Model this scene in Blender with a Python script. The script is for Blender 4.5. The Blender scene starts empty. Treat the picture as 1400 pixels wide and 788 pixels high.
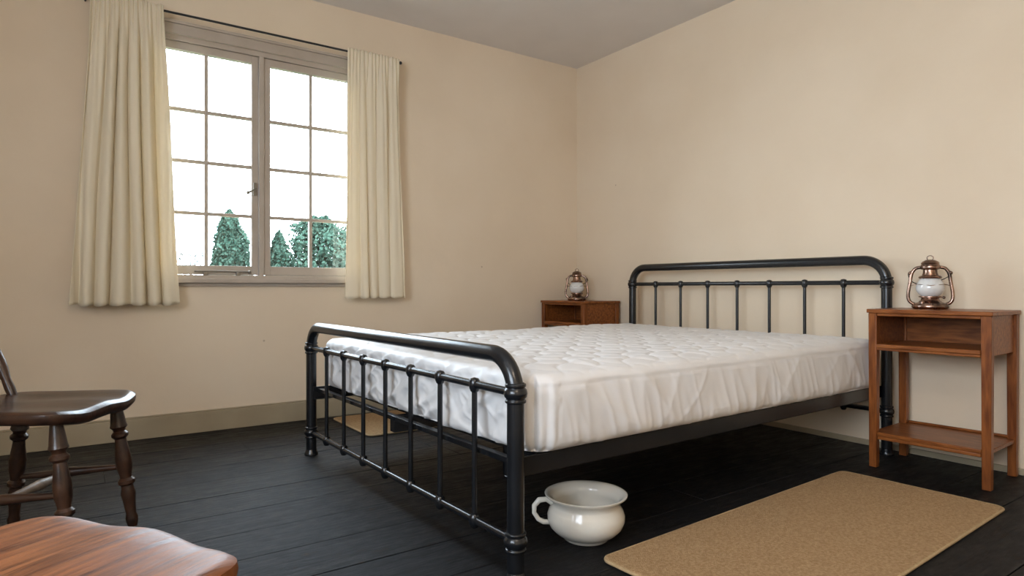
import bpy, math, random
from mathutils import Vector, Matrix, noise
random.seed(7)
S = bpy.context.scene
S.view_settings.view_transform = 'Standard'
S.view_settings.look = 'None'
S.view_settings.exposure = 0.0

# ------------------------------------------------------------------ materials
def nt(name):
    m = bpy.data.materials.new(name); m.use_nodes = True
    t = m.node_tree; return m, t, t.nodes, t.links, t.nodes['Principled BSDF']

def mat(name, c1, c2=None, rough=0.5, scale=5.0, stretch=(1,1,1), metal=0.0, bump=0.0,
        bscale=None, rough2=None, spec=0.5, detail=6, lo=0.35, hi=0.65, coat=0.0):
    m, t, N, L, b = nt(name)
    c2 = c2 or c1
    tc = N.new('ShaderNodeTexCoord'); mp = N.new('ShaderNodeMapping')
    mp.inputs['Scale'].default_value = stretch
    L.new(tc.outputs['Object'], mp.inputs['Vector'])
    n = N.new('ShaderNodeTexNoise'); n.inputs['Scale'].default_value = scale
    n.inputs['Detail'].default_value = detail
    L.new(mp.outputs[0], n.inputs['Vector'])
    r = N.new('ShaderNodeValToRGB')
    r.color_ramp.elements[0].position = lo; r.color_ramp.elements[1].position = hi
    r.color_ramp.elements[0].color = (*c1, 1); r.color_ramp.elements[1].color = (*c2, 1)
    L.new(n.outputs['Fac'], r.inputs[0]); L.new(r.outputs[0], b.inputs['Base Color'])
    b.inputs['Metallic'].default_value = metal
    b.inputs['Specular IOR Level'].default_value = spec
    b.inputs['Coat Weight'].default_value = coat
    if rough2 is not None:
        mr = N.new('ShaderNodeMapRange'); mr.inputs['To Min'].default_value = rough; mr.inputs['To Max'].default_value = rough2
        L.new(n.outputs['Fac'], mr.inputs['Value']); L.new(mr.outputs[0], b.inputs['Roughness'])
    else:
        b.inputs['Roughness'].default_value = rough
    if bump:
        n2 = N.new('ShaderNodeTexNoise'); n2.inputs['Scale'].default_value = bscale or scale*4
        n2.inputs['Detail'].default_value = 5
        L.new(mp.outputs[0], n2.inputs['Vector'])
        bp = N.new('ShaderNodeBump'); bp.inputs['Strength'].default_value = bump; bp.inputs['Distance'].default_value = 0.01
        L.new(n2.outputs['Fac'], bp.inputs['Height']); L.new(bp.outputs[0], b.inputs['Normal'])
    return m

def wall_mat(name, c1, c2, spots=True):
    m = mat(name, c1, c2, rough=0.85, scale=1.3, bump=0.25, bscale=9, spec=0.2, lo=0.3, hi=0.7)
    if spots:
        t = m.node_tree; N = t.nodes; L = t.links; b = N['Principled BSDF']
        src = b.inputs['Base Color'].links[0].from_socket
        tc = N.new('ShaderNodeTexCoord')
        v = N.new('ShaderNodeTexVoronoi'); v.inputs['Scale'].default_value = 3.1
        L.new(tc.outputs['Object'], v.inputs['Vector'])
        lt = N.new('ShaderNodeMath'); lt.operation = 'LESS_THAN'; lt.inputs[1].default_value = 0.022
        L.new(v.outputs['Distance'], lt.inputs[0])
        mu = N.new('ShaderNodeMath'); mu.operation = 'MULTIPLY'; mu.inputs[1].default_value = 0.45
        L.new(lt.outputs[0], mu.inputs[0])
        mx = N.new('ShaderNodeMix'); mx.data_type = 'RGBA'
        L.new(mu.outputs[0], mx.inputs[0]); L.new(src, mx.inputs[6]); mx.inputs[7].default_value = (0.3, 0.2, 0.12, 1)
        L.new(mx.outputs[2], b.inputs['Base Color'])
    return m

M_wall = wall_mat('plaster_cream', (0.745, 0.612, 0.455), (0.805, 0.677, 0.52))
M_ceil = mat('ceiling_paint', (0.74, 0.69, 0.65), (0.78, 0.73, 0.69), rough=0.9, scale=2, bump=0.1, bscale=12, spec=0.2)
M_trim = mat('trim_paint', (0.36, 0.29, 0.19), (0.40, 0.33, 0.22), rough=0.5, scale=4)
M_frame = mat('window_paint', (0.42, 0.35, 0.28), (0.47, 0.40, 0.33), rough=0.45, scale=6)
M_black = mat('black_enamel', (0.006, 0.007, 0.009), (0.010, 0.011, 0.013), rough=0.26, scale=8, spec=0.6)
M_rod = mat('rod_iron', (0.012, 0.012, 0.014), rough=0.5)
M_wood = mat('reddish_oak_upright', (0.135, 0.036, 0.008), (0.28, 0.088, 0.020), rough=0.36, scale=6, stretch=(9, 9, 1.2), bump=0.06, spec=0.3)
M_woodh = mat('reddish_oak_top', (0.145, 0.040, 0.009), (0.30, 0.098, 0.024), rough=0.32, scale=7, stretch=(9, 1.2, 9), bump=0.06, spec=0.32)
M_chair = mat('dark_elm', (0.022, 0.010, 0.006), (0.062, 0.028, 0.015), rough=0.30, scale=6, stretch=(1.5, 9, 3), bump=0.12, coat=0.1)
M_chair2 = mat('worn_elm', (0.075, 0.022, 0.007), (0.32, 0.115, 0.036), rough=0.30, scale=5, stretch=(1.3, 15, 3), bump=0.12, rough2=0.6, lo=0.3, hi=0.72, spec=0.32, detail=9)
M_worn = mat('worn_stretcher', (0.34, 0.27, 0.21), (0.14, 0.09, 0.06), rough=0.45, scale=20)
M_pot = mat('cream_ceramic', (0.66, 0.63, 0.56), (0.70, 0.67, 0.60), rough=0.12, scale=3, coat=0.3)
M_copper = mat('aged_copper', (0.48, 0.31, 0.235), (0.085, 0.065, 0.055), rough=0.18, scale=16, metal=1.0, rough2=0.36)
M_globe = mat('frosted_glass', (0.72, 0.72, 0.70), rough=0.15, coat=0.5)
M_steel = mat('dull_steel', (0.25, 0.23, 0.2), rough=0.4, metal=1.0)
M_rug = mat('tan_wool', (0.40, 0.25, 0.125), (0.54, 0.365, 0.20), rough=0.95, scale=110, bump=0.8, bscale=300, spec=0.1)
M_rug2 = mat('rug_binding', (0.50, 0.35, 0.19), (0.58, 0.42, 0.24), rough=0.9, scale=80, bump=0.6, bscale=300, spec=0.1)
M_leaf = mat('foliage', (0.020, 0.042, 0.030), (0.040, 0.066, 0.048), rough=0.9, scale=1.5, spec=0.0)
M_bark = mat('bark', (0.03, 0.025, 0.02), rough=0.9)
M_grass = mat('grass', (0.02, 0.035, 0.012), (0.03, 0.05, 0.02), rough=0.95, scale=0.5)
M_twig = mat('bare_hedge', (0.030, 0.033, 0.027), (0.044, 0.045, 0.038), rough=0.9, spec=0.0)

def sheet_mat():
    m = mat('white_cotton', (0.77, 0.755, 0.745), (0.81, 0.795, 0.785), rough=0.5, scale=4, bump=0.05, bscale=400, spec=0.4)
    m.node_tree.nodes['Principled BSDF'].inputs['Sheen Weight'].default_value = 0.05
    return m
M_sheet = sheet_mat()

def curtain_mat():
    m, t, N, L, b = nt('cream_curtain_cloth')
    tc = N.new('ShaderNodeTexCoord')
    n = N.new('ShaderNodeTexNoise'); n.inputs['Scale'].default_value = 300
    L.new(tc.outputs['Object'], n.inputs['Vector'])
    bp = N.new('ShaderNodeBump'); bp.inputs['Strength'].default_value = 0.1; bp.inputs['Distance'].default_value = 0.002
    L.new(n.outputs['Fac'], bp.inputs['Height'])
    b.inputs['Base Color'].default_value = (0.89, 0.79, 0.61, 1); b.inputs['Roughness'].default_value = 0.8
    b.inputs['Specular IOR Level'].default_value = 0.2
    L.new(bp.outputs[0], b.inputs['Normal'])
    tr = N.new('ShaderNodeBsdfTranslucent'); tr.inputs['Color'].default_value = (0.88, 0.77, 0.57, 1)
    mx = N.new('ShaderNodeMixShader'); mx.inputs[0].default_value = 0.17
    L.new(b.outputs[0], mx.inputs[1]); L.new(tr.outputs[0], mx.inputs[2])
    L.new(mx.outputs[0], N['Material Output'].inputs['Surface'])
    return m
M_curt = curtain_mat()

def glass_mat():
    m, t, N, L, b = nt('window_glass')
    tr = N.new('ShaderNodeBsdfTransparent'); g = N.new('ShaderNodeBsdfGlossy'); g.inputs['Roughness'].default_value = 0.02
    mx = N.new('ShaderNodeMixShader'); mx.inputs[0].default_value = 0.04
    tr.inputs['Color'].default_value = (0.97, 0.985, 0.98, 1)
    L.new(tr.outputs[0], mx.inputs[1]); L.new(g.outputs[0], mx.inputs[2])
    L.new(mx.outputs[0], N['Material Output'].inputs['Surface'])
    return m
M_glass = glass_mat()

def emis(name, c, s):
    m, t, N, L, b = nt(name)
    b.inputs['Base Color'].default_value = (0.8, 0.8, 0.8, 1)
    b.inputs['Emission Color'].default_value = (*c, 1); b.inputs['Emission Strength'].default_value = s
    return m
M_fill = emis('fill_glow', (1.0, 0.83, 0.66), 25.0)  # glow of the added globe that brightens the room from out of view

BWD = 0.235
def floor_mat():
    m, t, N, L, b = nt('black_boards')
    tc = N.new('ShaderNodeTexCoord'); sp = N.new('ShaderNodeSeparateXYZ'); L.new(tc.outputs['Object'], sp.inputs[0])
    dv = N.new('ShaderNodeMath'); dv.operation = 'DIVIDE'; dv.inputs[1].default_value = BWD; L.new(sp.outputs['Y'], dv.inputs[0])
    fl = N.new('ShaderNodeMath'); fl.operation = 'FLOOR'; L.new(dv.outputs[0], fl.inputs[0])
    wn = N.new('ShaderNodeTexWhiteNoise'); wn.noise_dimensions = '1D'; L.new(fl.outputs[0], wn.inputs['W'])
    mp = N.new('ShaderNodeMapping'); mp.inputs['Scale'].default_value = (1.2, 12, 1); L.new(tc.outputs['Object'], mp.inputs['Vector'])
    gn = N.new('ShaderNodeTexNoise'); gn.inputs['Scale'].default_value = 4; gn.inputs['Detail'].default_value = 9; L.new(mp.outputs[0], gn.inputs['Vector'])
    base = N.new('ShaderNodeMix'); base.data_type = 'RGBA'
    base.inputs[6].default_value = (0.0025, 0.0027, 0.0036, 1); base.inputs[7].default_value = (0.014, 0.012, 0.012, 1)
    ad = N.new('ShaderNodeMath'); ad.operation = 'MULTIPLY'; L.new(wn.outputs['Value'], ad.inputs[0]); L.new(gn.outputs['Fac'], ad.inputs[1])
    L.new(ad.outputs[0], base.inputs[0])
    sc = N.new('ShaderNodeTexNoise'); sc.inputs['Scale'].default_value = 7; sc.inputs['Detail'].default_value = 14; sc.inputs['Roughness'].default_value = 0.82
    mp2 = N.new('ShaderNodeMapping'); mp2.inputs['Scale'].default_value = (1.0, 3.0, 1); L.new(tc.outputs['Object'], mp2.inputs['Vector']); L.new(mp2.outputs[0], sc.inputs['Vector'])
    rp = N.new('ShaderNodeValToRGB'); rp.color_ramp.elements[0].position = 0.58; rp.color_ramp.elements[1].position = 0.68
    L.new(sc.outputs['Fac'], rp.inputs[0])
    mx = N.new('ShaderNodeMix'); mx.data_type = 'RGBA'; L.new(rp.outputs[0], mx.inputs[0]); L.new(base.outputs[2], mx.inputs[6])
    mx.inputs[7].default_value = (0.085, 0.048, 0.028, 1)
    L.new(mx.outputs[2], b.inputs['Base Color'])
    # worn polish varies from board to board
    ra = N.new('ShaderNodeMath'); ra.operation = 'MULTIPLY'; ra.inputs[1].default_value = 0.12; L.new(wn.outputs['Value'], ra.inputs[0])
    mr = N.new('ShaderNodeMapRange'); mr.inputs['From Min'].default_value = 0.35; mr.inputs['From Max'].default_value = 0.65
    mr.inputs['To Min'].default_value = 0.20; mr.inputs['To Max'].default_value = 0.55
    L.new(sc.outputs['Fac'], mr.inputs['Value'])
    rs = N.new('ShaderNodeMath'); rs.operation = 'ADD'; L.new(mr.outputs[0], rs.inputs[0]); L.new(ra.outputs[0], rs.inputs[1])
    L.new(rs.outputs[0], b.inputs['Roughness'])
    b.inputs['Specular IOR Level'].default_value = 0.27
    b.inputs['Specular Tint'].default_value = (0.80, 0.90, 1.0, 1)
    ah = N.new('ShaderNodeMath'); ah.operation = 'ADD'; L.new(gn.outputs['Fac'], ah.inputs[0]); L.new(sc.outputs['Fac'], ah.inputs[1])
    bp = N.new('ShaderNodeBump'); bp.inputs['Strength'].default_value = 0.6; bp.inputs['Distance'].default_value = 0.012
    L.new(ah.outputs[0], bp.inputs['Height']); L.new(bp.outputs[0], b.inputs['Normal'])
    return m
M_floor = floor_mat()

# ------------------------------------------------------------------ mesh builder
class MB:
    def __init__(s): s.v = []; s.f = []; s.m = []; s.mats = []
    def mi(s, m):
        if m not in s.mats: s.mats.append(m)
        return s.mats.index(m)
    def add(s, vs, fs, m):
        o = len(s.v); k = s.mi(m); s.v += [Vector(p) for p in vs]
        for f in fs: s.f.append([i+o for i in f]); s.m.append(k)
    def box(s, lo, hi, m):
        x0, y0, z0 = lo; x1, y1, z1 = hi
        vs = [Vector(p) for p in ((x0,y0,z0),(x1,y0,z0),(x1,y1,z0),(x0,y1,z0),(x0,y0,z1),(x1,y0,z1),(x1,y1,z1),(x0,y1,z1))]
        s.add(vs, [(0,3,2,1),(4,5,6,7),(0,1,5,4),(1,2,6,5),(2,3,7,6),(3,0,4,7)], m)
    def tube(s, pts, rad, m, seg=16, cap=True, closed=False):
        pts = [Vector(p) for p in pts]; n = len(pts)
        if not hasattr(rad, '__len__'): rad = [rad]*n
        T = []
        for i in range(n):
            if closed: t = pts[(i+1) % n]-pts[i-1]
            else: t = pts[min(i+1, n-1)]-pts[max(i-1, 0)]
            T.append(t.normalized())
        a = Vector((0,0,1)) if abs(T[0].z) < 0.9 else Vector((1,0,0))
        U = (a - T[0]*a.dot(T[0])).normalized(); vs = []
        for i in range(n):
            U = (U - T[i]*U.dot(T[i])).normalized(); W = T[i].cross(U)
            for j in range(seg):
                an = 2*math.pi*j/seg
                vs.append(pts[i] + (U*math.cos(an)+W*math.sin(an))*rad[i])
        fs = []
        R = n if closed else n-1
        for i in range(R):
            k = (i+1) % n
            for j in range(seg):
                j2 = (j+1) % seg
                fs.append((i*seg+j, i*seg+j2, k*seg+j2, k*seg+j))
        if cap and not closed:
            fs.append(tuple(range(seg))[::-1]); fs.append(tuple((n-1)*seg+j for j in range(seg)))
        s.add(vs, fs, m)
    def lathe(s, prof, org, m, seg=48):
        org = Vector(org); vs = []; fs = []
        for r, z in prof:
            for j in range(seg):
                a = 2*math.pi*j/seg
                vs.append(org + Vector((r*math.cos(a), r*math.sin(a), z)))
        for i in range(len(prof)-1):
            for j in range(seg):
                j2 = (j+1) % seg
                fs.append((i*seg+j, i*seg+j2, (i+1)*seg+j2, (i+1)*seg+j))
        s.add(vs, fs, m)
    def turned(s, p0, p1, prof, m, seg=18):
        p0 = Vector(p0); p1 = Vector(p1)
        s.tube([p0.lerp(p1, t) for t, r in prof], [r for t, r in prof], m, seg)
    def ball(s, c, r, m, sz=1.0, seg=14, n=8):
        s.lathe([(max(1e-4, r*math.sin(math.pi*i/n)), -r*sz*math.cos(math.pi*i/n)) for i in range(n+1)], c, m, seg)
    def obj(s, name, bevel=0.0, angle=35, loc=(0,0,0), rotz=0.0):
        me = bpy.data.meshes.new(name); me.from_pydata([tuple(p) for p in s.v], [], s.f)
        for m in s.mats: me.materials.append(m)
        for p, k in zip(me.polygons, s.m): p.material_index = k; p.use_smooth = True
        me.validate(); me.update()
        try: me.set_sharp_from_angle(angle=math.radians(angle))
        except Exception: pass
        o = bpy.data.objects.new(name, me); S.collection.objects.link(o)
        o.location = loc; o.rotation_euler = (0, 0, rotz)
        if bevel:
            b = o.modifiers.new('bevel', 'BEVEL'); b.width = bevel; b.segments = 2; b.limit_method = 'ANGLE'; b.angle_limit = math.radians(50)
        return o

def rbox(mb, size, res, r, R, mt, disp=None):
    """rounded box centred in xy, base at z=0; r edge radius, R plan-corner radius"""
    sx, sy, sz = size; nx, ny, nz = res; hx, hy = sx/2, sy/2
    idx = {}; vs = []; fs = []
    def vid(i, j, k):
        key = (i, j, k)
        if key in idx: return idx[key]
        p = Vector((-hx+sx*i/nx, -hy+sy*j/ny, sz*k/nz))
        c = Vector((max(-hx+r, min(hx-r, p.x)), max(-hy+r, min(hy-r, p.y)), max(r, min(sz-r, p.z))))
        n = p-c
        if n.length > 1e-9: n.normalize(); q = c+n*r
        else: q = p; n = Vector((0,0,1))
        ax, ay = abs(q.x)-(hx-R), abs(q.y)-(hy-R)
        if ax > 0 and ay > 0:
            k2 = max(ax, ay)/math.hypot(ax, ay)
            q.x = math.copysign(hx-R+ax*k2, q.x); q.y = math.copysign(hy-R+ay*k2, q.y)
            if abs(n.z) < 0.9:
                h = math.hypot(n.x, n.y); w = Vector((math.copysign(ax, q.x), math.copysign(ay, q.y), 0)).normalized()*h
                n = Vector((w.x, w.y, n.z))
        if disp: q = disp(q, n)
        idx[key] = len(vs); vs.append(q); return idx[key]
    for i in range(nx):
        for j in range(ny):
            fs.append((vid(i,j,nz), vid(i+1,j,nz), vid(i+1,j+1,nz), vid(i,j+1,nz)))
            fs.append((vid(i,j,0), vid(i,j+1,0), vid(i+1,j+1,0), vid(i+1,j,0)))
    for i in range(nx):
        for k in range(nz):
            fs.append((vid(i,0,k), vid(i+1,0,k), vid(i+1,0,k+1), vid(i,0,k+1)))
            fs.append((vid(i,ny,k), vid(i,ny,k+1), vid(i+1,ny,k+1), vid(i+1,ny,k)))
    for j in range(ny):
        for k in range(nz):
            fs.append((vid(0,j,k), vid(0,j,k+1), vid(0,j+1,k+1), vid(0,j+1,k)))
            fs.append((vid(nx,j,k), vid(nx,j+1,k), vid(nx,j+1,k+1), vid(nx,j,k+1)))
    mb.add(vs, fs, mt)

# ------------------------------------------------------------------ room shell
XR, YW, XL, YB, ZC = 3.55, 4.13, -1.6, -1.3, 2.72
T = 0.22
mb = MB()
bw = BWD; y = math.floor(YB/bw)*bw
mb.box((XL-T, YB-T, -0.12), (XR+T, YW+T, -0.024), M_floor)
while y < YW:
    y1 = y+bw-0.0035; cuts = [XL]
    x = XL + random.uniform(0.8, 2.6)
    while x < XR-0.5: cuts.append(x); x += random.uniform(1.8, 3.2)
    cuts.append(XR)
    for a, b_ in zip(cuts[:-1], cuts[1:]):
        dz = -random.uniform(0, 0.0015)
        mb.box((a+0.0006, max(y, YB), -0.024), (b_-0.0006, min(y1, YW), dz), M_floor)
    y += bw
mb.obj('floor', bevel=0.0018)

mb = MB(); mb.box((XL-T, YB-T, ZC), (XR+T, YW+T, ZC+0.15), M_ceil); mb.obj('ceiling')
mb = MB(); mb.box((XR, YB-T, -0.1), (XR+T, YW+T, ZC), M_wall); mb.obj('wall_right')
mb = MB(); mb.box((XL, YB-T, -0.1), (XR, YB, ZC), M_wall); mb.obj('wall_back')
WX0, WX1, WZ0, WZ1 = 0.32, 1.636, 0.905, 2.325
mb = MB()
mb.box((XL-T, YW, -0.1), (WX0, YW+T, ZC), M_wall); mb.box((WX1, YW, -0.1), (XR, YW+T, ZC), M_wall)
mb.box((WX0, YW, -0.1), (WX1, YW+T, WZ0), M_wall); mb.box((WX0, YW, WZ1), (WX1, YW+T, ZC), M_wall)
mb.obj('wall_front')
LY0, LY1, LZ0, LZ1 = -0.7, 1.3, 0.9, 2.3  # opening for the added fill window
mb = MB()
mb.box((XL-T, YB-T, -0.1), (XL, LY0, ZC), M_wall); mb.box((XL-T, LY1, -0.1), (XL, YW, ZC), M_wall)
mb.box((XL-T, LY0, -0.1), (XL, LY1, LZ0), M_wall); mb.box((XL-T, LY0, LZ1), (XL, LY1, ZC), M_wall)
mb.obj('wall_left')

mb = MB()
mb.box((XL, YW-0.018, 0), (XR, YW, 0.118), M_trim); mb.box((XL, YW-0.012, 0.118), (XR, YW, 0.128), M_trim)
mb.obj('baseboard_front', bevel=0.003)
mb = MB(); mb.box((XR-0.012, YB, 0), (XR, YW-0.02, 0.03), M_trim); mb.obj('baseboard_right', bevel=0.003)
mb = MB(); mb.box((XL, YB+0.001, 0), (XL+0.018, YW-0.02, 0.128), M_trim); mb.obj('baseboard_left', bevel=0.003)
mb = MB(); mb.box((XL+0.02, YB, 0), (XR-0.014, YB+0.018, 0.128), M_trim); mb.obj('baseboard_back', bevel=0.003)

# ---- window 1 (main)
F = M_frame
mb = MB()
yf, yb = YW-0.012, YW+0.075
z_s0, z_s1 = 0.930, 2.282
GT = 2.238
mb.box((WX0, yf, WZ0), (0.366, yb, WZ1), F); mb.box((1.590, yf, WZ0), (WX1, yb, WZ1), F)
mb.box((0.366, yf, WZ0), (1.590, yb, 0.928), F); mb.box((0.366, yf, 2.284), (1.590, yb, WZ1), F)
mb.box((0.964, yf, 0.928), (0.992, yb, 2.284), F)
mb.box((WX0-0.045, YW-0.035, WZ1-0.012), (WX1+0.045, YW, WZ1+0.045), F)
mb.box((WX0-0.055, YW-0.048, WZ1+0.045), (WX1+0.055, YW, WZ1+0.060), F)
mb.box((WX0-0.04, YW-0.02, WZ0), (WX0+0.008, YW, WZ1-0.012), F); mb.box((WX1-0.008, YW-0.02, WZ0), (WX1+0.04, YW, WZ1-0.012), F)
mb.box((WX0-0.05, YW-0.055, WZ0-0.024), (WX1+0.05, YW+0.03, WZ0), F)
mb.box((WX0-0.03, YW-0.018, WZ0-0.045), (WX1+0.03, YW, WZ0-0.024), F)
ys, ye = YW+0.004, YW+0.045
for sx0, gx0, gx1, sx1 in ((0.369, 0.414, 0.922, 0.961), (0.995, 1.034, 1.543, 1.588)):
    mb.box((sx0, ys, z_s0), (gx0, ye, z_s1), F); mb.box((gx1, ys, z_s0), (sx1, ye, z_s1), F)
    mb.box((gx0, ys, z_s0), (gx1, ye, 0.984), F); mb.box((gx0, ys, GT), (gx1, ye, z_s1), F)
    cx = (gx0+gx1)/2
    mb.box((cx-0.010, ys+0.006, 0.984), (cx+0.010, ye-0.006, GT), F)
    for z in (1.292, 1.596, 1.895):
        mb.box((gx0, ys+0.007, z-0.010), (cx-0.010, ye-0.007, z+0.010), F)
        mb.box((cx+0.010, ys+0.007, z-0.010), (gx1, ye-0.007, z+0.010), F)
    mb.box((gx0, ys+0.019, 0.984), (gx1, ys+0.022, GT), M_glass)
mb.box((0.930, ys-0.014, 1.42), (0.950, ys, 1.50), M_steel)
mb.tube([(0.940, ys-0.014, 1.46), (0.940, ys-0.03, 1.462), (0.925, ys-0.037, 1.45), (0.895, ys-0.037, 1.432)], 0.006, M_steel, 10)
mb.ball((0.893, ys-0.037, 1.431), 0.011, M_steel)
mb.tube([(0.60, ys-0.016, 0.948), (0.74, ys-0.02, 0.951), (0.90, ys-0.018, 0.948)], 0.0055, M_steel, 10)
mb.ball((0.905, ys-0.018, 0.948), 0.010, M_steel)
for xx in (0.66, 0.84): mb.box((xx-0.012, yf-0.012, 0.926), (xx+0.012, yf+0.012, 0.945), M_steel)
mb.obj('window_1', bevel=0.003)

# ---- added window in left wall, out of view, lets in fill daylight
mb = MB()
x0, x1 = XL-0.08, XL+0.01
mb.box((x0, LY0, LZ0), (x1, LY0+0.05, LZ1), F); mb.box((x0, LY1-0.05, LZ0), (x1, LY1, LZ1), F)
mb.box((x0, LY0+0.05, LZ0), (x1, LY1-0.05, LZ0+0.05), F); mb.box((x0, LY0+0.05, LZ1-0.05), (x1, LY1-0.05, LZ1), F)
for i in range(1, 6):
    yy = LY0+0.05+(LY1-LY0-0.1)*i/6; w = 0.03 if i == 3 else 0.01
    mb.box((x0+0.03, yy-w, LZ0+0.05), (x1-0.02, yy+w, LZ1-0.05), F)
for i in range(1, 4):
    zz = LZ0+0.05+(LZ1-LZ0-0.1)*i/4
    mb.box((x0+0.031, LY0+0.05, zz-0.009), (x1-0.021, LY1-0.05, zz+0.009), F)
mb.box((XL-0.02, LY0-0.04, LZ0-0.025), (XL+0.06, LY1+0.04, LZ0), F)
mb.obj('fill_window', bevel=0.003)

# ------------------------------------------------------------------ curtains
def curtain(name, xb0, xb1, xt0, xt1, zb, zt, folds, seed):
    mb = MB(); nu, nv = 300, 90; vs = []; fs = []
    for j in range(nv+1):
        t = j/nv; z = zt+(zb-zt)*t
        x0 = xt0+(xb0-xt0)*t**1.1; x1 = xt1+(xb1-xt1)*t**1.1
        hd = max(0.0, min(1.0, (t-0.03)/0.15))
        for i in range(nu+1):
            s = i/nu
            w = s + 0.085*noise.noise(Vector((s*3.1+seed, t*0.9, seed))) + 0.02*noise.noise(Vector((s*8, t*1.6+seed, 3)))
            ph = w*folds*2*math.pi
            fine = math.sin(s*folds*5.3*math.pi+seed*3+2*noise.noise(Vector((s*6, seed, 1))))*(0.0055*(1-hd)+0.0035*hd*(1-t))
            a = (0.004+0.022*hd+0.004*t)*(0.60+1.0*noise.noise(Vector((w*folds*0.55, t*0.5, seed+9))))
            sn = math.sin(ph); sn = math.copysign(abs(sn)**0.8, sn)
            y = 4.012 + 0.014*hd + a*sn + fine + 0.009*noise.noise(Vector((s*6, t*4, seed)))*hd
            y = min(y, 4.023 if z > 2.38 else (4.023+0.04*min(1, (2.38-z)/0.1)))
            x = x0+(x1-x0)*s + 0.007*math.cos(ph)*hd
            zz = z + (0.005*math.sin(ph+1)+0.006*noise.noise(Vector((s*4, seed, 2))) if j == nv else 0) + (0.004*math.sin(ph*2) if j == 0 else 0)
            vs.append((x, y, zz))
    for j in range(nv):
        for i in range(nu):
            a = j*(nu+1)+i
            fs.append((a, a+1, a+nu+2, a+nu+1))
    mb.add(vs, fs, M_curt)
    o = mb.obj(name, angle=180)
    so = o.modifiers.new('solid', 'SOLIDIFY'); so.thickness = 0.0025; so.offset = 0
    return o
curtain('curtain', -0.008, 0.512, 0.092, 0.428, 0.758, 2.425, 6, 1.7)
curtain('curtain', 1.475, 1.915, 1.490, 1.855, 0.783, 2.42, 5.5, 5.3)
mb = MB()
mb.tube([(0.03, 4.032, 2.402), (0.6, 4.032, 2.404), (1.2, 4.032, 2.403), (1.868, 4.032, 2.402)], 0.0065, M_rod, 12)
mb.ball((1.872, 4.032, 2.402), 0.011, M_rod); mb.ball((0.03, 4.032, 2.402), 0.011, M_rod)
for xx in (0.07, 1.862):
    mb.tube([(xx, 4.032, 2.402), (xx, 4.13, 2.402)], 0.005, M_rod, 10)
mb.obj('curtain_rod')

# ------------------------------------------------------------------ bed
BL, BW = 2.37, 1.74
def arch(mb, x, h, R=0.115, r=0.0255):
    pts = [(x, 0, 0.0), (x, 0, 0.02), (x, 0, 0.3), (x, 0, h-R)]
    for i in range(1, 13):
        a = math.pi/2*i/12; pts.append((x, R-R*math.cos(a), h-R+R*math.sin(a)))
    pts.append((x, BW/2, h))
    for i in range(0, 13):
        a = math.pi/2*i/12; pts.append((x, BW-R+R*math.sin(a), h-R+R*math.cos(a)))
    pts += [(x, BW, 0.3), (x, BW, 0.02), (x, BW, 0.0)]
    mb.tube(pts, r, M_black, 24)
def collar(mb, x, y, z):
    mb.lathe([(0.025, -0.030), (0.031, -0.027), (0.031, -0.020), (0.027, -0.017), (0.033, -0.010), (0.035, 0), (0.033, 0.010), (0.027, 0.017), (0.031, 0.020), (0.031, 0.027), (0.025, 0.030)], (x, y, z), M_black, 24)
def endframe(mb, x, h, zc, zl):
    arch(mb, x, h)
    for yy in (0, BW):
        collar(mb, x, yy, zc); collar(mb, x, yy, zl)
        mb.lathe([(0.034, 0.0), (0.034, 0.008), (0.029, 0.018), (0.025, 0.03)], (x, yy, 0), M_black, 24)
    for z in (zc, zl): mb.tube([(x, 0.02, z), (x, BW-0.02, z)], 0.0125, M_black, 16)
    for i in range(1, 8):
        yy = BW*i/8
        mb.tube([(x, yy, zl), (x, yy, zc)], 0.009, M_black, 12)
        for z in (zl, zc):
            mb.lathe([(0.009, -0.026), (0.013, -0.022), (0.017, -0.012), (0.019, 0), (0.017, 0.012), (0.013, 0.018), (0.003, 0.021)], (x, yy, z), M_black, 16)
mb = MB()
endframe(mb, 0.0, 0.652, 0.545, 0.115)
endframe(mb, BL, 0.995, 0.878, 0.22)
for yy, s in ((0.022, 1), (BW-0.022, -1)):
    mb.box((0.0, min(yy, yy+0.004*s), 0.288), (BL, max(yy, yy+0.004*s), 0.348), M_black)
    mb.box((0.0, min(yy, yy+0.035*s), 0.288), (BL, max(yy, yy+0.035*s), 0.293), M_black)
for xx in (0.02, BL-0.045): mb.box((xx, 0.03, 0.322), (xx+0.025, BW-0.03, 0.34), M_black)
mb.box((0.03, BW/2-0.02, 0.27), (BL-0.03, BW/2+0.02, 0.334), M_black)
for xx in (0.6, 1.7): mb.tube([(xx, BW/2, 0), (xx, BW/2, 0.28)], 0.018, M_black, 14)
for i in range(15):
    xx = 0.10+i*0.148
    mb.box((xx, 0.03, 0.334), (xx+0.06, BW-0.03, 0.351), M_black)
BED = dict(loc=(1.061, 1.505, 0), rotz=math.radians(1.6))
mb.obj('metal_bed_frame', bevel=0.0015, **BED)

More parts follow.
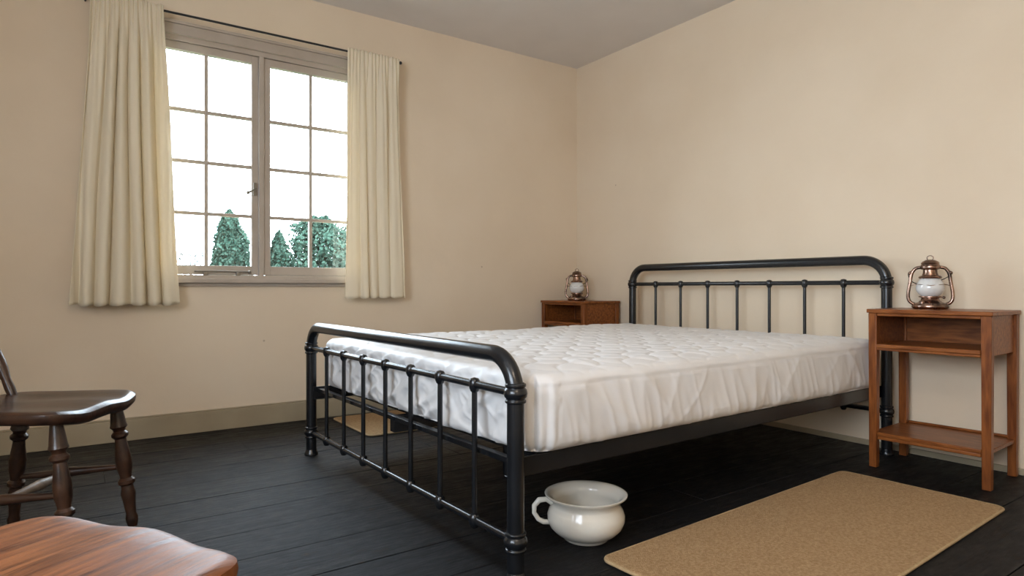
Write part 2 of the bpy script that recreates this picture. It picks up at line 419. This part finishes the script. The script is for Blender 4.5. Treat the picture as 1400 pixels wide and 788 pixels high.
ML, MW, MH = 2.26, 1.755, 0.235
def fold(p, width):
    return max(0.0, 1-abs(p)/width)**1.5
def mdisp(q, n):
    x, y, z = q
    o = Vector(q)
    up = max(0.0, n.z)
    if n.z > 0.5:
        s = 0.15
        a = (x+y)/s + 0.16*math.sin((x-y)/s*math.pi); b = (x-y)/s + 0.16*math.sin((x+y)/s*math.pi)
        da = abs(a-round(a))*s; db = abs(b-round(b))*s
        k = math.exp(-(da/0.008)**2)+math.exp(-(db/0.008)**2)
        puff = min(1, min(da, db)/0.035)
        edge = min(ML/2-abs(x), MW/2-abs(y)); e = max(0, min(1, (edge-0.02)/0.10))
        o.z += (-0.0040*min(1, k)+0.0036*puff*up)*(0.25+0.75*e)
        o.z += 0.010*e + 0.009*noise.noise(Vector((x*2.0, y*2.0, 1)))*e
        w = noise.noise(Vector((x*2+y*2, y*4-x*1, 4)))
        o.z += 0.003*fold(w, 0.15)
    if abs(n.z) < 0.8:
        foot = x < -ML/2+0.10
        s = y if (abs(x) > ML/2-0.07) else x
        fr = 1-z/MH
        dxe, dye = ML/2-abs(x), MW/2-abs(y)
        cf = max(0.0, min(1.0, (max(dxe, dye)-0.06)/0.12))
        wv = noise.noise(Vector((s*4.0, z*3+s*1.5, 7 if foot else 2)))
        if foot:
            r1 = noise.noise(Vector((s*7+z*11, z*4-s*2, 11))); r2 = noise.noise(Vector((s*13-z*14, z*9, 17)))
            d = 0.019*fold(r1, 0.38)+0.008*fold(r2, 0.3)+0.008*wv-0.004
        else:
            r1 = noise.noise(Vector((s*3.2+z*3, z*2, 11))); r2 = noise.noise(Vector((s*6-z*5, z*4, 17))); r3 = noise.noise(Vector((s*18+z*5, z*3, 23)))
            d = 0.007*fold(r1, 0.30)+0.0026*fold(r2, 0.3)+0.0035*fold(r3, 0.35)*(0.3+fr)+0.008*wv
        an = math.atan2(n.y, n.x)
        d = d*cf + (1-cf)*0.004*math.sin(an*14)*(0.3+fr)
        bulge = math.sin(math.pi*min(1, max(0, z/MH)))*0.008
        sm = math.exp(-((z-(MH-0.035))/0.006)**2)*0.0025
        m = min(1, (MH-z)/0.05+0.1)
        nn = Vector((n.x, n.y, 0))
        if nn.length > 0: nn.normalize()
        dd = d*m + bulge - sm
        if foot: dd = min(dd, 0.022)
        if not foot and abs(x) > ML/2-0.07: dd = min(dd, 0.01)
        o += nn*dd
        o.z += 0.008*noise.noise(Vector((s*9, 5, 5)))*max(0, fr-0.6)*2.0*cf
        o -= nn*0.008*max(0, fr-0.8)*5
    if o.z < 0.0: o.z = 0.0
    return o
mb = MB()
rbox(mb, (ML, MW, MH), (340, 262, 36), 0.030, 0.090, M_sheet, mdisp)
c = Matrix.Rotation(BED['rotz'], 3, 'Z') @ Vector((0.056+ML/2, BW/2, 0.3515))
mb.obj('mattress', angle=180, loc=(BED['loc'][0]+c.x, BED['loc'][1]+c.y, 0.3515), rotz=BED['rotz'])

# ------------------------------------------------------------------ nightstands
def nightstand(loc, rotz, D=0.36, W=0.50):
    mb = MB(); H = 0.75
    hd, hw = D/2, W/2; lg = 0.038
    def leg(cx, cy):
        t = lg/2; b = lg/2*0.88
        vs = [(cx-b,cy-b,0),(cx+b,cy-b,0),(cx+b,cy+b,0),(cx-b,cy+b,0),(cx-t,cy-t,H-0.018),(cx+t,cy-t,H-0.018),(cx+t,cy+t,H-0.018),(cx-t,cy+t,H-0.018)]
        mb.add(vs, [(0,3,2,1),(4,5,6,7),(0,1,5,4),(1,2,6,5),(2,3,7,6),(3,0,4,7)], M_wood)
    lx, ly = hd-0.006-lg/2, hw-0.006-lg/2
    for a in (-lx, lx):
        for b in (-ly, ly): leg(a, b)
    mb.box((-hd, -hw, H-0.018), (hd, hw, H), M_woodh)
    zb = 0.580
    for s in (-1, 1):
        y0 = s*ly
        mb.box((-lx+0.01, y0-0.008, zb-0.02), (lx-0.01, y0+0.008, H-0.018), M_woodh)
    mb.box((lx-0.006, -ly, zb), (lx+0.006, ly, H-0.018), M_woodh)
    mb.box((-hd+0.002, -ly+lg/2, zb-0.012), (lx, ly-lg/2, zb+0.006), M_woodh)
    mb.box((-hd+0.006, -ly+lg/2, zb-0.024), (-hd+0.022, ly-lg/2, zb-0.012), M_woodh)
    mb.box((-hd+0.008, -ly+lg/2, H-0.032), (-hd+0.022, ly-lg/2, H-0.018), M_woodh)
    zl = 0.15
    mb.box((-hd+0.010, -ly+lg/2-0.001, zl), (hd-0.010, ly-lg/2+0.001, zl+0.018), M_woodh)
    mb.box((-lx+lg/2, -ly-0.010, zl), (lx-lg/2, ly+0.010, zl+0.0175), M_woodh)
    mb.box((-hd+0.012, -ly+lg/2, zl-0.016), (-hd+0.024, ly-lg/2, zl), M_woodh)
    mb.box((hd-0.020, -ly+lg/2, zl+0.018), (hd-0.010, ly-lg/2, zl+0.03), M_woodh)
    return mb.obj('nightstand', bevel=0.003, loc=loc, rotz=rotz)
nightstand((3.325, 1.281, 0), math.radians(2.5), D=0.385)
nightstand((3.325, 3.835, 0), 0, D=0.375, W=0.53)

# ------------------------------------------------------------------ lanterns
def lantern(loc, rotz):
    mb = MB(); C = M_copper
    mb.lathe([(0.001, 0), (0.066, 0), (0.073, 0.004), (0.076, 0.011), (0.074, 0.020), (0.066, 0.027), (0.050, 0.032), (0.040, 0.040), (0.036, 0.050), (0.040, 0.054), (0.047, 0.056), (0.047, 0.061), (0.036, 0.063), (0.001, 0.063)], (0,0,0), C)
    mb.lathe([(0.036, 0.063), (0.047, 0.072), (0.056, 0.086), (0.059, 0.102), (0.055, 0.120), (0.046, 0.136), (0.036, 0.146)], (0,0,0), M_globe)
    mb.lathe([(0.036, 0.144), (0.046, 0.146), (0.048, 0.151), (0.044, 0.157), (0.034, 0.160), (0.030, 0.172), (0.029, 0.186), (0.040, 0.190), (0.043, 0.195), (0.041, 0.206), (0.036, 0.214), (0.038, 0.218), (0.033, 0.226), (0.018, 0.234), (0.001, 0.236)], (0,0,0), C)
    for s in (-1, 1):
        pts = [(0.060, 0.022), (0.078, 0.030), (0.088, 0.048), (0.089, 0.075), (0.085, 0.105), (0.080, 0.135), (0.077, 0.160), (0.070, 0.180), (0.056, 0.195), (0.036, 0.199)]
        P = [Vector((s*a, 0, b)) for a, b in pts]; Q = []
        for i in range(len(P)-1):
            p0, p1, p2, p3 = P[max(0,i-1)], P[i], P[i+1], P[min(len(P)-1,i+2)]
            for k in range(4):
                t = k/4; Q.append(0.5*((2*p1)+(p2-p0)*t+(2*p0-5*p1+4*p2-p3)*t*t+(3*p1-p0-3*p2+p3)*t**3))
        Q.append(P[-1]); mb.tube(Q, 0.0078, C, 12)
        mb.tube([(s*0.084, 0, 0.11), (s*0.055, 0.033, 0.118), (0, 0.061, 0.112)], 0.0014, C, 6)
        mb.tube([(s*0.084, 0, 0.11), (s*0.055, -0.033, 0.118), (0, -0.061, 0.112)], 0.0014, C, 6)
        mb.ball((s*0.080, 0, 0.172), 0.009, C)
    mb.tube([(0.013*math.cos(a), 0, 0.243+0.011*math.sin(a)) for a in [2*math.pi*i/20 for i in range(20)]], 0.002, C, 8, closed=True)
    mb.tube([(0.03, -0.02, 0.057), (0.05, -0.055, 0.056)], 0.002, C, 6); mb.ball((0.05, -0.056, 0.056), 0.007, C)
    mb.lathe([(0.012, 0.026), (0.012, 0.038), (0.010, 0.040), (0.001, 0.040)], (-0.035, -0.045, 0), C, 18)
    pts = []
    for i in range(25):
        a = math.pi*i/24
        r = 0.088
        pts.append((r*math.cos(a), r*math.sin(a)*1.2, 0.172-0.052*math.sin(a)+0.01*math.sin(2*a)))
    mb.tube(pts, 0.0022, M_rod, 8)
    return mb.obj('hurricane_lantern', angle=50, loc=loc, rotz=rotz)
lantern((3.365, 1.345, 0.75), math.radians(-65))
lantern((3.34, 3.885, 0.75), math.radians(-50))

# ------------------------------------------------------------------ chamber pot
mb = MB()
prof = [(0.001, 0.0), (0.070, 0.0), (0.076, 0.003), (0.078, 0.010), (0.088, 0.016), (0.108, 0.028), (0.124, 0.046), (0.131, 0.066), (0.131, 0.084), (0.124, 0.102), (0.116, 0.116), (0.115, 0.126), (0.121, 0.136), (0.133, 0.144), (0.139, 0.149), (0.140, 0.153), (0.136, 0.155), (0.126, 0.150), (0.114, 0.138), (0.109, 0.124), (0.112, 0.112), (0.120, 0.095), (0.124, 0.075), (0.120, 0.052), (0.102, 0.030), (0.06, 0.018), (0.001, 0.016)]
mb.lathe(prof, (0,0,0), M_pot, 64)
hp = [(-0.116, 0.122), (-0.135, 0.136), (-0.160, 0.134), (-0.176, 0.116), (-0.177, 0.092), (-0.163, 0.070), (-0.145, 0.060), (-0.124, 0.058)]
mb.tube([(a, 0, b) for a, b in hp], [0.008, 0.009, 0.010, 0.009, 0.008, 0.008, 0.009, 0.008], M_pot, 14)
mb.obj('chamber_pot', angle=60, loc=(1.440, 1.628, 0.0), rotz=math.radians(-30))

# ------------------------------------------------------------------ rugs
def rug(loc, rz, size):
    mb = MB()
    def d(q, n):
        o = Vector(q)
        if n.z > 0.5: o.z += 0.0006*noise.noise(Vector((q.x*90, q.y*90, 0)))+0.002*noise.noise(Vector((q.x*4, q.y*4, 3)))
        else: o += Vector((n.x, n.y, 0))*0.003*noise.noise(Vector((q.x*90, q.y*90, 2)))
        o.z = max(o.z, 0.0); return o
    rbox(mb, (size[0], size[1], 0.012), (260, 110, 3), 0.005, 0.035, M_rug, d)
    hx, hy, R = size[0]/2, size[1]/2, 0.035; pts = []
    for cx, cy, a0 in ((hx-R, hy-R, 0), (-hx+R, hy-R, 90), (-hx+R, -hy+R, 180), (hx-R, -hy+R, 270)):
        for i in range(9):
            a = math.radians(a0+i*11.25); pts.append((cx+R*math.cos(a), cy+R*math.sin(a), 0.006))
    mb.tube(pts, 0.0056, M_rug2, 8, closed=True)
    return mb.obj('rug', angle=180, loc=loc, rotz=rz)
rug((2.150, 1.190, 0.0005), math.radians(2.4), (1.56, 0.615))
rug((2.20, 3.74, 0.0005), math.radians(0.5), (1.60, 0.60))

# ------------------------------------------------------------------ windsor chairs
def chair(loc, rotz, ms, ml, mw, Z=0.48):
    mb = MB()
    NA, NR = 120, 24; dep, wid, th = 0.45, 0.47, 0.040
    def outl(a):
        c, s = math.cos(a), math.sin(a); n = 5.5
        r = (abs(c)**n+abs(s)**n)**(-1/n); x, y = r*c, r*s
        wf = 1.0-0.10*(1-x)/2*1.5
        x2 = x*dep/2; y2 = y*wid/2*wf
        if x > 0.5: x2 += 0.012*math.cos(y*math.pi)*(x-0.5)*2*0.6
        return x2, y2
    def top(x, y):
        f = max(0, min(1, (x+0.19)/0.12))
        dish = -0.009*math.exp(-((abs(y)-0.105)/0.065)**2)*f - 0.008*math.exp(-((x+0.06)/0.11)**2-(y/0.15)**2)
        fr = max(0, (x-0.16)/0.06)
        return Z+dish-0.005*fr*fr
    vs = []; fs = []
    for k in range(NR+1):
        t = k/NR
        for j in range(NA):
            x, y = outl(2*math.pi*j/NA); x *= max(t, 1e-3); y *= max(t, 1e-3)
            e = max(0, (t-0.93)/0.07)
            vs.append((x, y, top(x, y)-0.008*e*e))
    for tt, dz, sc in ((1.0, 0.014, 1.006), (1.0, 0.026, 0.998), (1.0, 0.036, 0.965), (1.0, th, 0.90)):
        for j in range(NA):
            x, y = outl(2*math.pi*j/NA); vs.append((x*sc, y*sc, top(x, y)-0.004-dz))
    for k in range(NR+4):
        for j in range(NA):
            j2 = (j+1) % NA; fs.append((k*NA+j, (k+1)*NA+j, (k+1)*NA+j2, k*NA+j2))
    fs.append(tuple((NR+4)*NA+j for j in range(NA)))
    mb.add(vs, fs, ms)
    P = [(0, .013), (.06, .018), (.13, .022), (.19, .025), (.215, .028), (.235, .020), (.25, .019), (.27, .027), (.29, .027), (.31, .018), (.36, .020), (.46, .026), (.54, .025), (.60, .019), (.615, .019), (.635, .027), (.66, .027), (.675, .019), (.70, .020), (.74, .024), (.80, .020), (.90, .016), (.93, .020), (.96, .019), (1, .015)]
    tops = {}
    for n, tx, ty, fx, fy in (('fl', .155, .150, .210, .165), ('fr', .155, -.150, .210, -.165), ('rl', -.15, .12, -.205, .155), ('rr', -.15, -.12, -.205, -.155)):
        a, b = Vector((tx, ty, Z-0.025)), Vector((fx, fy, 0)); tops[n] = (a, b)
        mb.turned(a, b, P, ml)
    st = [(0, .009), (.1, .010), (.3, .013), (.45, .016), (.5, .018), (.55, .016), (.7, .013), (.9, .010), (1, .009)]
    mids = []
    for s in ('l', 'r'):
        p = tops['f'+s][0].lerp(tops['f'+s][1], 0.53); q = tops['r'+s][0].lerp(tops['r'+s][1], 0.60)
        mb.turned(p, q, st, ml); mids.append((p+q)/2)
    mb.turned(mids[0], mids[1], st, mw)
    dz = Z-0.45
    for s in (-1, 1):
        path = [Vector(p)+Vector((0, 0, dz)) for p in ((-.175, .118*s, .435), (-.205, .122*s, .50), (-.232, .124*s, .56), (-.252, .127*s, .61), (-.295, .134*s, .74), (-.335, .140*s, .87))]
        mb.tube([path[0], path[0].lerp(path[1], .5), path[1], path[1].lerp(path[2], .6), path[2], path[3], path[4], path[5]],
                [.013, .016, .014, .020, .021, .015, .018, .013], ml, 16)
    def rail(z0, z1, xb, half, th):
        vs = []; n = 20
        for i in range(n+1):
            y = -half+2*half*i/n; xc = xb-0.03*(1-(y/half)**2)
            cut = 0.012*abs(y/half)**3
            lean = (z1-z0)*0.33
            vs += [(xc-th/2, y, z0), (xc+th/2, y, z0), (xc+th/2-lean, y, z1-cut), (xc-th/2-lean, y, z1-cut)]
        fs = []
        for i in range(n):
            for k in range(4):
                a = i*4+k; b = i*4+(k+1) % 4; fs.append((a, a+4, b+4, b))
        fs += [(0, 1, 2, 3), (n*4+3, n*4+2, n*4+1, n*4)]
        mb.add(vs, fs, ms)
    rail(.80+dz, .885+dz, -.315, .175, .02)
    for y in (-.075, -.025, .025, .075):
        mb.tube([(-.19, y*0.9, .435+dz), (-.265, y, .62+dz), (-.335, y, .81+dz)], [.007, .009, .007], ml, 10)
    return mb.obj('windsor_chair', angle=40, loc=loc, rotz=rotz)
chair((-0.080, 2.620, 0), math.atan2(-.56, .83), M_chair, M_chair, M_worn)
chair((-0.080, 1.020, 0), math.atan2(.52, .855), M_chair2, M_chair, M_chair)

# ------------------------------------------------------------------ added glowing globe for warm fill, hung out of view behind the camera
mb = MB()
mb.ball((0.3, -0.35, 2.28), 0.19, M_fill, seg=32, n=16)
mb.tube([(0.3, -0.35, 2.46), (0.3, -0.35, 2.72)], 0.006, M_rod, 8)
mb.lathe([(0.001, 2.70), (0.05, 2.70), (0.055, 2.7199)], (0.3, -0.35, 0), M_rod, 24)
mb.obj('fill_globe')

# ------------------------------------------------------------------ outdoors
mb = MB(); mb.box((-90, YW+T+0.3, -3.2), (90, 120, -3.0), M_grass); mb.obj('lawn_ground')
def tree(bear, dist, H, R, seed, conical=True, n=20000, lm=None, base=0.12, name='garden_tree', smin=0.04, smax=0.10):
    rnd = random.Random(seed); mb = MB(); lm = lm or M_leaf
    mb.tube([(0, 0, 0), (0.05, 0, H*0.5), (0, 0, H*0.92)], [0.16, 0.1, 0.03], M_bark, 8)
    vs = []; fs = []
    for i in range(n):
        t = base+(1-base)*rnd.random()**1.05
        a = rnd.random()*2*math.pi
        if conical: prof = R*(1-t)**0.55
        else: prof = R*math.sqrt(max(0, 1-((t-0.55)/0.46)**2))
        prof *= 0.9+0.5*noise.noise(Vector((math.cos(a)*1.5, math.sin(a)*1.5, t*7+seed)))+0.4*noise.noise(Vector((a*3, t*14, seed)))
        rr = prof*(0.2+0.8*rnd.random()**0.6)
        c = Vector((rr*math.cos(a), rr*math.sin(a), t*H+0.2*noise.noise(Vector((a*2, t*9, seed+3)))))
        s = rnd.uniform(smin, smax)
        u = Vector((rnd.gauss(0,1), rnd.gauss(0,1), rnd.gauss(0,1))).normalized(); w = u.orthogonal().normalized()*s; u = u*s*0.7
        k = len(vs); vs += [c-u-w, c+u-w*0.3, c+u*0.6+w, c-u*0.8+w*0.5]; fs.append((k, k+1, k+2, k+3))
    mb.add(vs, fs, lm)
    a = math.radians(bear)
    return mb.obj(name, angle=20, loc=(-dist*math.sin(a), dist*math.cos(a), -3.0))
tree(-10.9, 27, 6.8, 1.6, 3)
tree(-14.7, 30, 6.3, 1.2, 4)
tree(-18.0, 26, 6.6, 1.7, 6, conical=False)
tree(-22.0, 27, 6.5, 2.2, 8, conical=False)
tree(-4.5, 34, 5.7, 3.4, 9, conical=False, lm=M_twig, n=6000, name='bare_shrub', smin=0.02, smax=0.06)
tree(-8.0, 36, 5.6, 2.9, 12, conical=False, lm=M_twig, n=6000, name='bare_shrub', smin=0.02, smax=0.06)
tree(1.0, 33, 5.9, 3.0, 10, conical=False, lm=M_twig, n=5000, name='bare_shrub', smin=0.02, smax=0.06)

# ------------------------------------------------------------------ light
w = bpy.data.worlds.new('overcast_sky'); S.world = w; w.use_nodes = True
bg = w.node_tree.nodes['Background']; bg.inputs['Color'].default_value = (0.80, 0.92, 1.06, 1); bg.inputs['Strength'].default_value = 19.0
def portal(name, loc, rot, sx, sy):
    l = bpy.data.lights.new(name, 'AREA'); l.shape = 'RECTANGLE'; l.size = sx; l.size_y = sy; l.cycles.is_portal = True
    o = bpy.data.objects.new(name, l); S.collection.objects.link(o); o.location = loc; o.rotation_euler = rot
portal('portal_main', ((WX0+WX1)/2, YW+0.12, (WZ0+WZ1)/2), (math.radians(-90), 0, 0), WX1-WX0, WZ1-WZ0)
portal('portal_fill', (XL-0.12, (LY0+LY1)/2, (LZ0+LZ1)/2), (math.radians(90), 0, math.radians(-90)), LY1-LY0, LZ1-LZ0)

# ------------------------------------------------------------------ camera
cd = bpy.data.cameras.new('camera'); cd.sensor_width = 36; cd.lens = 868.6/1400*36; cd.clip_start = 0.02; cd.clip_end = 300
co = bpy.data.objects.new('camera', cd); S.collection.objects.link(co)
co.location = (0, 0, 0.85); co.rotation_euler = (math.radians(90), 0, math.radians(-34.86))
S.camera = co
